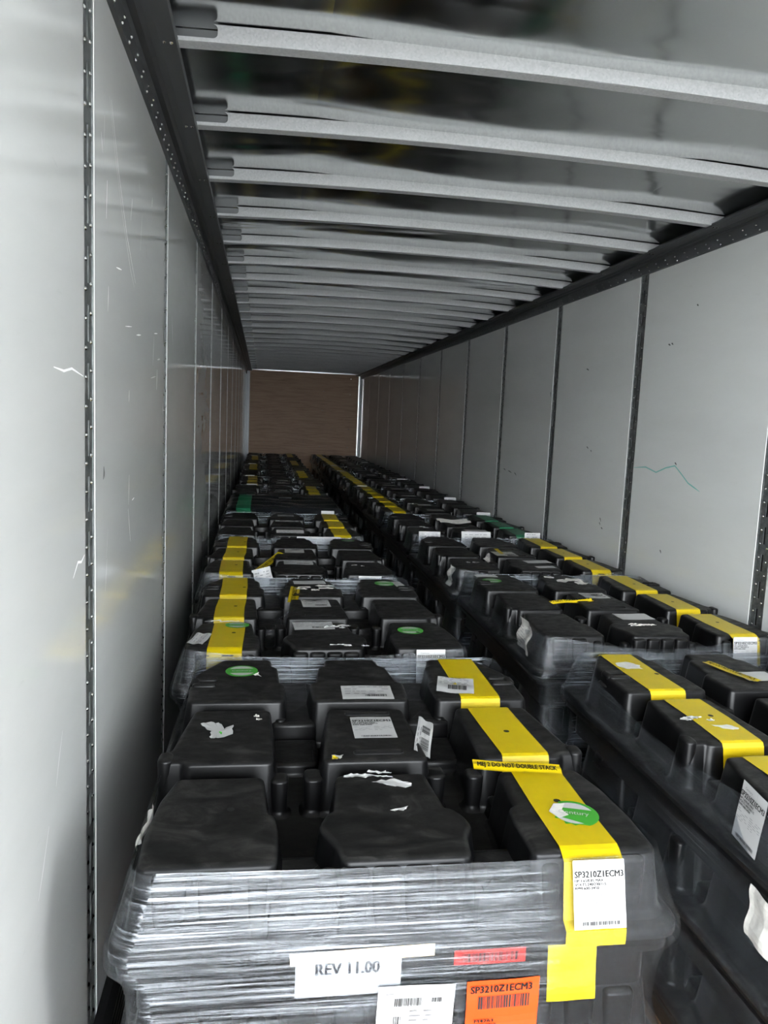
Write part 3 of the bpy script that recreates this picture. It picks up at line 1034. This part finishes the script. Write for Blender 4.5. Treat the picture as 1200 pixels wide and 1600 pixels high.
# --- nearest left stack: its labels
t = TRAYS[('left', 0)]
spec_label(t, (.358, -.6225, .219), FX, (0, .27, 1), .102, .122, 1)
warn_strip(t, (.312, -.255, TOP + .012), (1, -.16, -.01), (.16, 1, .12), .205, .040)
oval(t, .372, -.45, .052, .052, TOP + .0040, -.3, True, 3)
oval(t, -.352, .463, .050, .052, TOP + .0012, .05)
shard(t, [(-.315, .42), (-.29, .40), (-.30, .435)], TOP + .003, seed=4)
plain_label(t, (.022, .268, TOP + .001), (1, -.02, 0), UPY, .150, .108, 11)
spec_label(t, (.008, .014, TOP + .001), UPX, UPY, .110, .136, 12)
label(t, 'label', (.300, .310, TOP + .004), (1, -.25, 0), (.25, 1, 0), .112, .125, 'label', (), [(.3, .12, .5, .3, 26)], fine_print(.06, .5, .9, .8, 5, 21, .03), 14, .0016)
label(t, 'label', (.135, -.03, TOP - .01), (.25, 1.0, .0), (-.9, .22, .45), .22, .045, 'label', (), [(.1, .2, .3, .5, 26), (.55, .2, .2, .5, 16)], fine_print(.1, .75, .9, .6, 2, 23, .05), 15, .0022)
shard(t, [(-.438, .045), (-.415, .06), (-.385, .05), (-.37, -.01), (-.352, .035), (-.355, -.015), (-.385, -.045), (-.41, -.035), (-.405, .0)], TOP + .001, 'label', seed=5)
shard(t, [(-.388, -.012), (-.378, -.012), (-.38, -.03)], TOP + .004, 'green', seed=6)
scraps(t, -.287, .07, .03, .05, TOP + .0006, 3, 8)
scraps(t, -.01, -.255, .13, .03, TOP + .0006, 4, 9, 'label')
shard(t, [(-.035, -.285), (.01, -.275), (.055, -.30), (.05, -.315), (.0, -.305)], TOP + .001, 'label', seed=10)
shard(t, [(-.01, -.41), (.03, -.40), (.02, -.415)], TOP + .001, 'label', seed=12)
shard(t, [(-.112, -.150), (-.085, -.150), (-.092, -.172), (-.112, -.174)], TOP + .0015, 'label', seed=13)
shard(t, [(-.111, -.160), (-.098, -.164), (-.10, -.174), (-.112, -.174)], TOP + .003, 'tape_yellow', seed=14)
label(t, 'sticker_remnant', (-.503, -.40, TOP - .02), (.05, 1, .05), (.45, 0, .9), .12, .03, 'label_worn', (), (), (), 16, .004)
# middle tray of the near left stack: sheet, masking tape, red label behind the film; labels stuck onto the film
f = TRAYS[('left', 0, 'film')]
S_ = label(f, 'revision_sheet', (-.110, -.6335, .656), UPX, (0, 0, 1), .190, .080, 'label', [('REV 11.00', .19, .52, .30, .60, 'ink_dark')], (), (), 31, .0003)
S_['label'] = 'white sheet reading REV 11.00'
label(f, 'masking_tape', (-.085, -.6345, .693), (1, 0, .02), (0, 0, 1), .26, .024, 'masking', (), (), (), 32, .0003)
label(f, 'label', (.014, -.6375, .580), (1, 0, -.02), (0, -.06, 1), .142, .105, 'label', [('ELP', .72, .82, .08, .10, 'ink_grey')], [(.22, .60, .36, .16, 40), (.70, .66, .13, .09, 14), (.22, .22, .10, .18, 10)], [(.08, .56, .84, .004), (.38, .1, .004, .45)] + fine_print(.42, .3, .48, .3, 3, 33, .02) + fine_print(.1, .84, .84, .4, 1, 34, .02), 33, .0006)
S_ = label(f, 'label', (.178, -.6375, .580), (1, 0, .02), (0, -.06, 1), .138, .105, 'orange', [('SP3210Z1ECM3', .05, .78, .14, .84, 'ink'), ('M4263', .12, .18, .06, .26, 'ink')], [(.16, .45, .70, .25, 44), (.12, .02, .3, .12, 20)], [], 35, .0008)
S_['label'] = 'orange label reading SP3210Z1ECM3'
label(f, 'label', (.15, -.634, .675), UPX, (0, 0, 1), .135, .030, 'red', (), [(.1, .2, .8, .6, 40)], (), 36, .0004)
label(f, 'tape', (.312, -.629, .630), UPX, (0, .1, 1), .095, .11, 'tape_yellow', (), (), (), 37, .0006)

# --- nearest right stack
t = TRAYS[('right', 0)]
bmo = bmesh.new()
shard(t, [(-.405, .47), (-.36, .485), (-.325, .45), (-.335, .41), (-.385, .405), (-.41, .435)], TOP + .0035, 'label_worn', seed=41, lift=.001)
scraps(t, -.39, -.03, .09, .05, TOP + .003, 4, 43, 'label')
shard(t, [(-.38, -.06), (-.33, -.06), (-.31, -.09), (-.35, -.095)], TOP + .0035, 'label_worn', seed=44, lift=.001)
warn_strip(t, (-.03, .37, TOP + .004), (.30, -1, 0), (1, .30, 0), .21, .042, 45)
plain_label(t, (.035, .325, TOP + .0025), UPX, UPY, .12, .09, 46, 'label', False)
spec_label(t, (-.522, -.44, TOP - .055), (-.16, -1, 0), (.12, -.05, 1), .11, .135, 47)
label(t, 'sticker_remnant', (-.512, -.515, RIM - .135), (-.05, -1, 0), (.05, 0, 1), .13, .12, 'label_worn', (), (), (), 48, .004)
bmo.free()
# --- second right stack
t = TRAYS[('right', 1)]
plain_label(t, (.015, .09, TOP + .001), UPX, UPY, .125, .10, 51)
plain_label(t, (.02, -.30, TOP + .001), (1, .03, 0), UPY, .155, .10, 52, 'label', False)
scraps(t, .0, -.45, .15, .04, TOP + .001, 5, 53)
scraps(t, .0, .42, .17, .14, TOP + .001, 6, 54)
plain_label(t, (-.40, .535, TOP + .001), UPX, UPY, .12, .06, 55, 'label', False)
oval(t, -.40, .42, .05, .05, TOP + .0012)
label(t, 'warning_strip', (-.16, -.02, TOP - .005), (1, .12, .05), (-.1, 1, .3), .24, .035, 'tape_yellow', [('DO NOT DOUBLE STACK', .05, .28, .46, .90, 'ink')], (), (), 56, .004)
spec_label(t, (.34, -.621, .225), FX, FY, .105, .115, 57)
label(t, 'label', (-.505, -.42, TOP - .05), (-.1, -1, 0), (.15, 0, 1), .17, .12, 'label_worn', (), (), fine_print(.1, .2, .8, .8, 7, 58, .02), 58, .007)
# --- second left stack
t = TRAYS[('left', 1)]
oval(t, .335, -.36, .05, .052, TOP + .0012)
oval(t, .37, .47, .048, .055, TOP + .0012)
oval(t, -.325, -.29, .045, .04, TOP + .004)
scraps(t, -.37, -.245, .14, .02, TOP + .0035, 3, 61, 'label')
plain_label(t, (-.035, -.205 - .09, TOP + .001), (1, .05, 0), UPY, .155, .10, 62)
scraps(t, .05, -.31, .10, .05, TOP + .001, 4, 63, 'label')
plain_label(t, (.0, .06, TOP + .001), (1, .03, 0), UPY, .12, .13, 64)
plain_label(t, (.0, .48, TOP + .001), (1, .05, 0), UPY, .155, .07, 65, 'label', False)
scraps(t, .02, .34, .15, .09, TOP + .001, 6, 66)
warn_strip(t, (-.085, .24, TOP - .002), (.1, 1, .05), (-1, .1, .1), .26, .045, 67)
plain_label(t, (.44, .44, TOP + .001), (1, .1, 0), UPY, .045, .15, 68)
spec_label(t, (.36, -.617, TOP - .058), FX, FY, .105, .12, 69)
label(t, 'label', (-.452, -.47, TOP + .002), (.2, 1, 0), (-1, .2, 0), .13, .055, 'label', (), (), fine_print(.1, .2, .8, .8, 4, 70, .04), 70, .002)
scraps(t, .08, -.56, .10, .03, TOP + .002, 4, 71, 'label')
label(t, 'torn_film_flap', (-.17, -.13, TOP - .05), (1, .6, .7), (-.5, 1, .3), .22, .06, 'film', (), (), (), 72, .006)
# --- third and fourth left
t = TRAYS[('left', 2)]
plain_label(t, (.0, -.30, TOP + .001), UPX, UPY, .16, .10, 81)
plain_label(t, (-.01, .07, TOP + .001), UPX, UPY, .115, .13, 82, 'label', False)
warn_strip(t, (-.16, -.14, TOP - .03), (.55, 1, .25), (-1, .5, .2), .30, .042, 83)
label(t, 'label', (-.19, -.56, TOP - .04), (1, .3, .2), (-.2, .3, 1), .10, .12, 'label', (), (), fine_print(.1, .2, .8, .8, 6, 84, .03), 84, .004)
plain_label(t, (.36, -.611, TOP - .03), FX, FY, .12, .05, 85, 'label', False)
scraps(t, .33, -.36, .06, .04, TOP + .001, 2, 86, 'label')
oval(t, .36, .5, .045, .04, TOP + .0012)
t = TRAYS[('left', 3)]
plain_label(t, (.0, -.50, TOP - .001), (1, 0, 0), (0, 1, .2), .19, .13, 91)
plain_label(t, (.0, .1, TOP + .001), UPX, UPY, .18, .07, 92, 'label', False)
plain_label(t, (.0, .42, TOP + .001), UPX, UPY, .13, .10, 93)
plain_label(t, (.19, -.612, TOP - .03), FX, FY, .30, .05, 94, 'label', False)
# --- third right, fourth right
t = TRAYS[('right', 2)]
plain_label(t, (-.06, -.08, TOP + .001), UPX, UPY, .14, .15, 101)
label(t, 'label', (-.10, -.02, TOP - .04), (.1, -1, 0), (1, .1, .6), .16, .10, 'label_worn', (), (), fine_print(.1, .2, .8, .8, 6, 102, .03), 102, .008)
plain_label(t, (.06, -.34, TOP + .001), (1, .1, 0), UPY, .16, .08, 103, 'label', False)
plain_label(t, (.05, -.50, TOP + .001), (1, .1, 0), UPY, .12, .06, 104, 'label', False)
label(t, 'label', (-.50, -.45, TOP - .06), (-.1, -1, 0), (.15, 0, 1), .14, .11, 'label_worn', (), (), (), 105, .008)
scraps(t, -.35, -.42, .08, .08, TOP + .001, 2, 106, 'label')
label(t, 'tape', (-.07, .0, TOP + .002), (.1, 1, 0), (-1, .1, 0), .18, .03, 'tape_yellow', (), (), (), 107, .001)
t = TRAYS[('right', 3)]
label(t, 'label', (-.37, -.612, TOP - .03), FX, FY, .16, .10, 'label', (), (), fine_print(.1, .2, .8, .8, 5, 111, .03), 111, .004)
label(t, 'label', (-.02, -.610, TOP - .035), FX, FY, .22, .12, 'label', (), (), fine_print(.1, .2, .8, .8, 5, 112, .03), 112, .003)
label(t, 'label', (.41, -.622, TOP - .05), FX, FY, .12, .15, 'label', (), [(.15, .1, .6, .15, 30)], fine_print(.1, .4, .9, .8, 5, 113, .03), 113, .002)
label(t, 'sticker_remnant', (-.02, .05, TOP + .006), UPX, UPY, .26, .16, 'label_worn', (), (), (), 114, .006)
plain_label(t, (.04, -.40, TOP + .001), UPX, UPY, .17, .10, 115, 'label', False)
scraps(t, -.36, -.3, .12, .1, TOP + .001, 4, 116, 'label')
# --- farther stacks carry one to three labels each
for side in ('left', 'right'):
    for i in range(4, 12):
        if side == 'left' and i == 4: continue
        t = TRAYS[(side, i)]
        r = random.Random(i * 17 + (side == 'left'))
        spots = [(.0, -.42, .16, .10), (.0, .0, .13, .14), (.0, .38, .14, .11), (.0, -.16, .17, .05)]
        r.shuffle(spots)
        for (x, y, w_, h_) in spots[:r.choice([2, 3])]:
            plain_label(t, (x + r.uniform(-.02, .02), y, TOP + .001), (1, r.uniform(-.1, .1), 0), UPY, w_, h_, i + 200, 'label', False)
        if r.random() < .6:
            s = r.choice([-1, 1])
            plain_label(t, (s * .36, -.612, TOP - .04), FX, FY, .12, .09, i + 300, 'label', False)
        if side == 'right' and i in (4, 5, 6):
            plain_label(t, (.42, -.615, TOP - .04), FX, FY, .13, .11, i + 400, 'label', False)
        scraps(t, r.uniform(-.3, .3), r.uniform(-.4, .4), .12, .06, TOP + .002, 2, i + 500, 'label')

# --- black sheet drawn over the fifth left stack
bm = bmesh.new()
nx_, ny_ = 44, 40
gg = []
for j in range(ny_ + 1):
    row = []
    for i in range(nx_ + 1):
        u, v = i / nx_ * 2 - 1, j / ny_ * 2 - 1
        x, y = u * .53, v * .625
        e = max(abs(u), abs(v))
        z = .846 + .016 * math.sin(y * 22 + 1.6 * math.sin(x * 6)) * (0.4 + 0.6 * abs(math.sin(x * 5 + y * 3))) + .006 * mnoise.noise(Vector((x * 9, y * 9, 3)))
        z += .016
        if e > .9: z -= (e - .9) * 1.0
        row.append(bm.verts.new((x, y, z)))
    gg.append(row)
for j in range(ny_):
    for i in range(nx_):
        bm.faces.new((gg[j][i], gg[j][i + 1], gg[j + 1][i + 1], gg[j + 1][i]))
sh = mesh_obj('plastic_sheet', bm, 'sheet', None, True)
sh.location = (X_L[4], Y_L[4], 0)
tag(sh, 'rippled black plastic sheet drawn over the fifth stack in the left row', 'plastic sheet')
bm = bmesh.new()
prev = None
for j in range(ny_ + 1):
    row = [bm.verts.new(gg_) for gg_ in [sh.data.vertices[j * (nx_ + 1) + i].co + Vector((0, 0, .003)) for i in range(5, 11)]]
    if prev:
        for k in range(5):
            bm.faces.new((prev[k], prev[k + 1], row[k + 1], row[k]))
    prev = row
mesh_obj('tape', bm, 'tape_green', sh, True)
for (x, y, w_, h_, sd) in ((.02, .1, .12, .06, 131), (.36, -.612, .11, .08, 132), (-.3, .3, .08, .05, 133)):
    if y < -.6:
        plain_label(sh, (x, y - .02, .82), FX, FY, w_, h_, sd, 'label', False)
    else:
        plain_label(sh, (x, y, .885), UPX, UPY, w_, h_, sd, 'label', False)
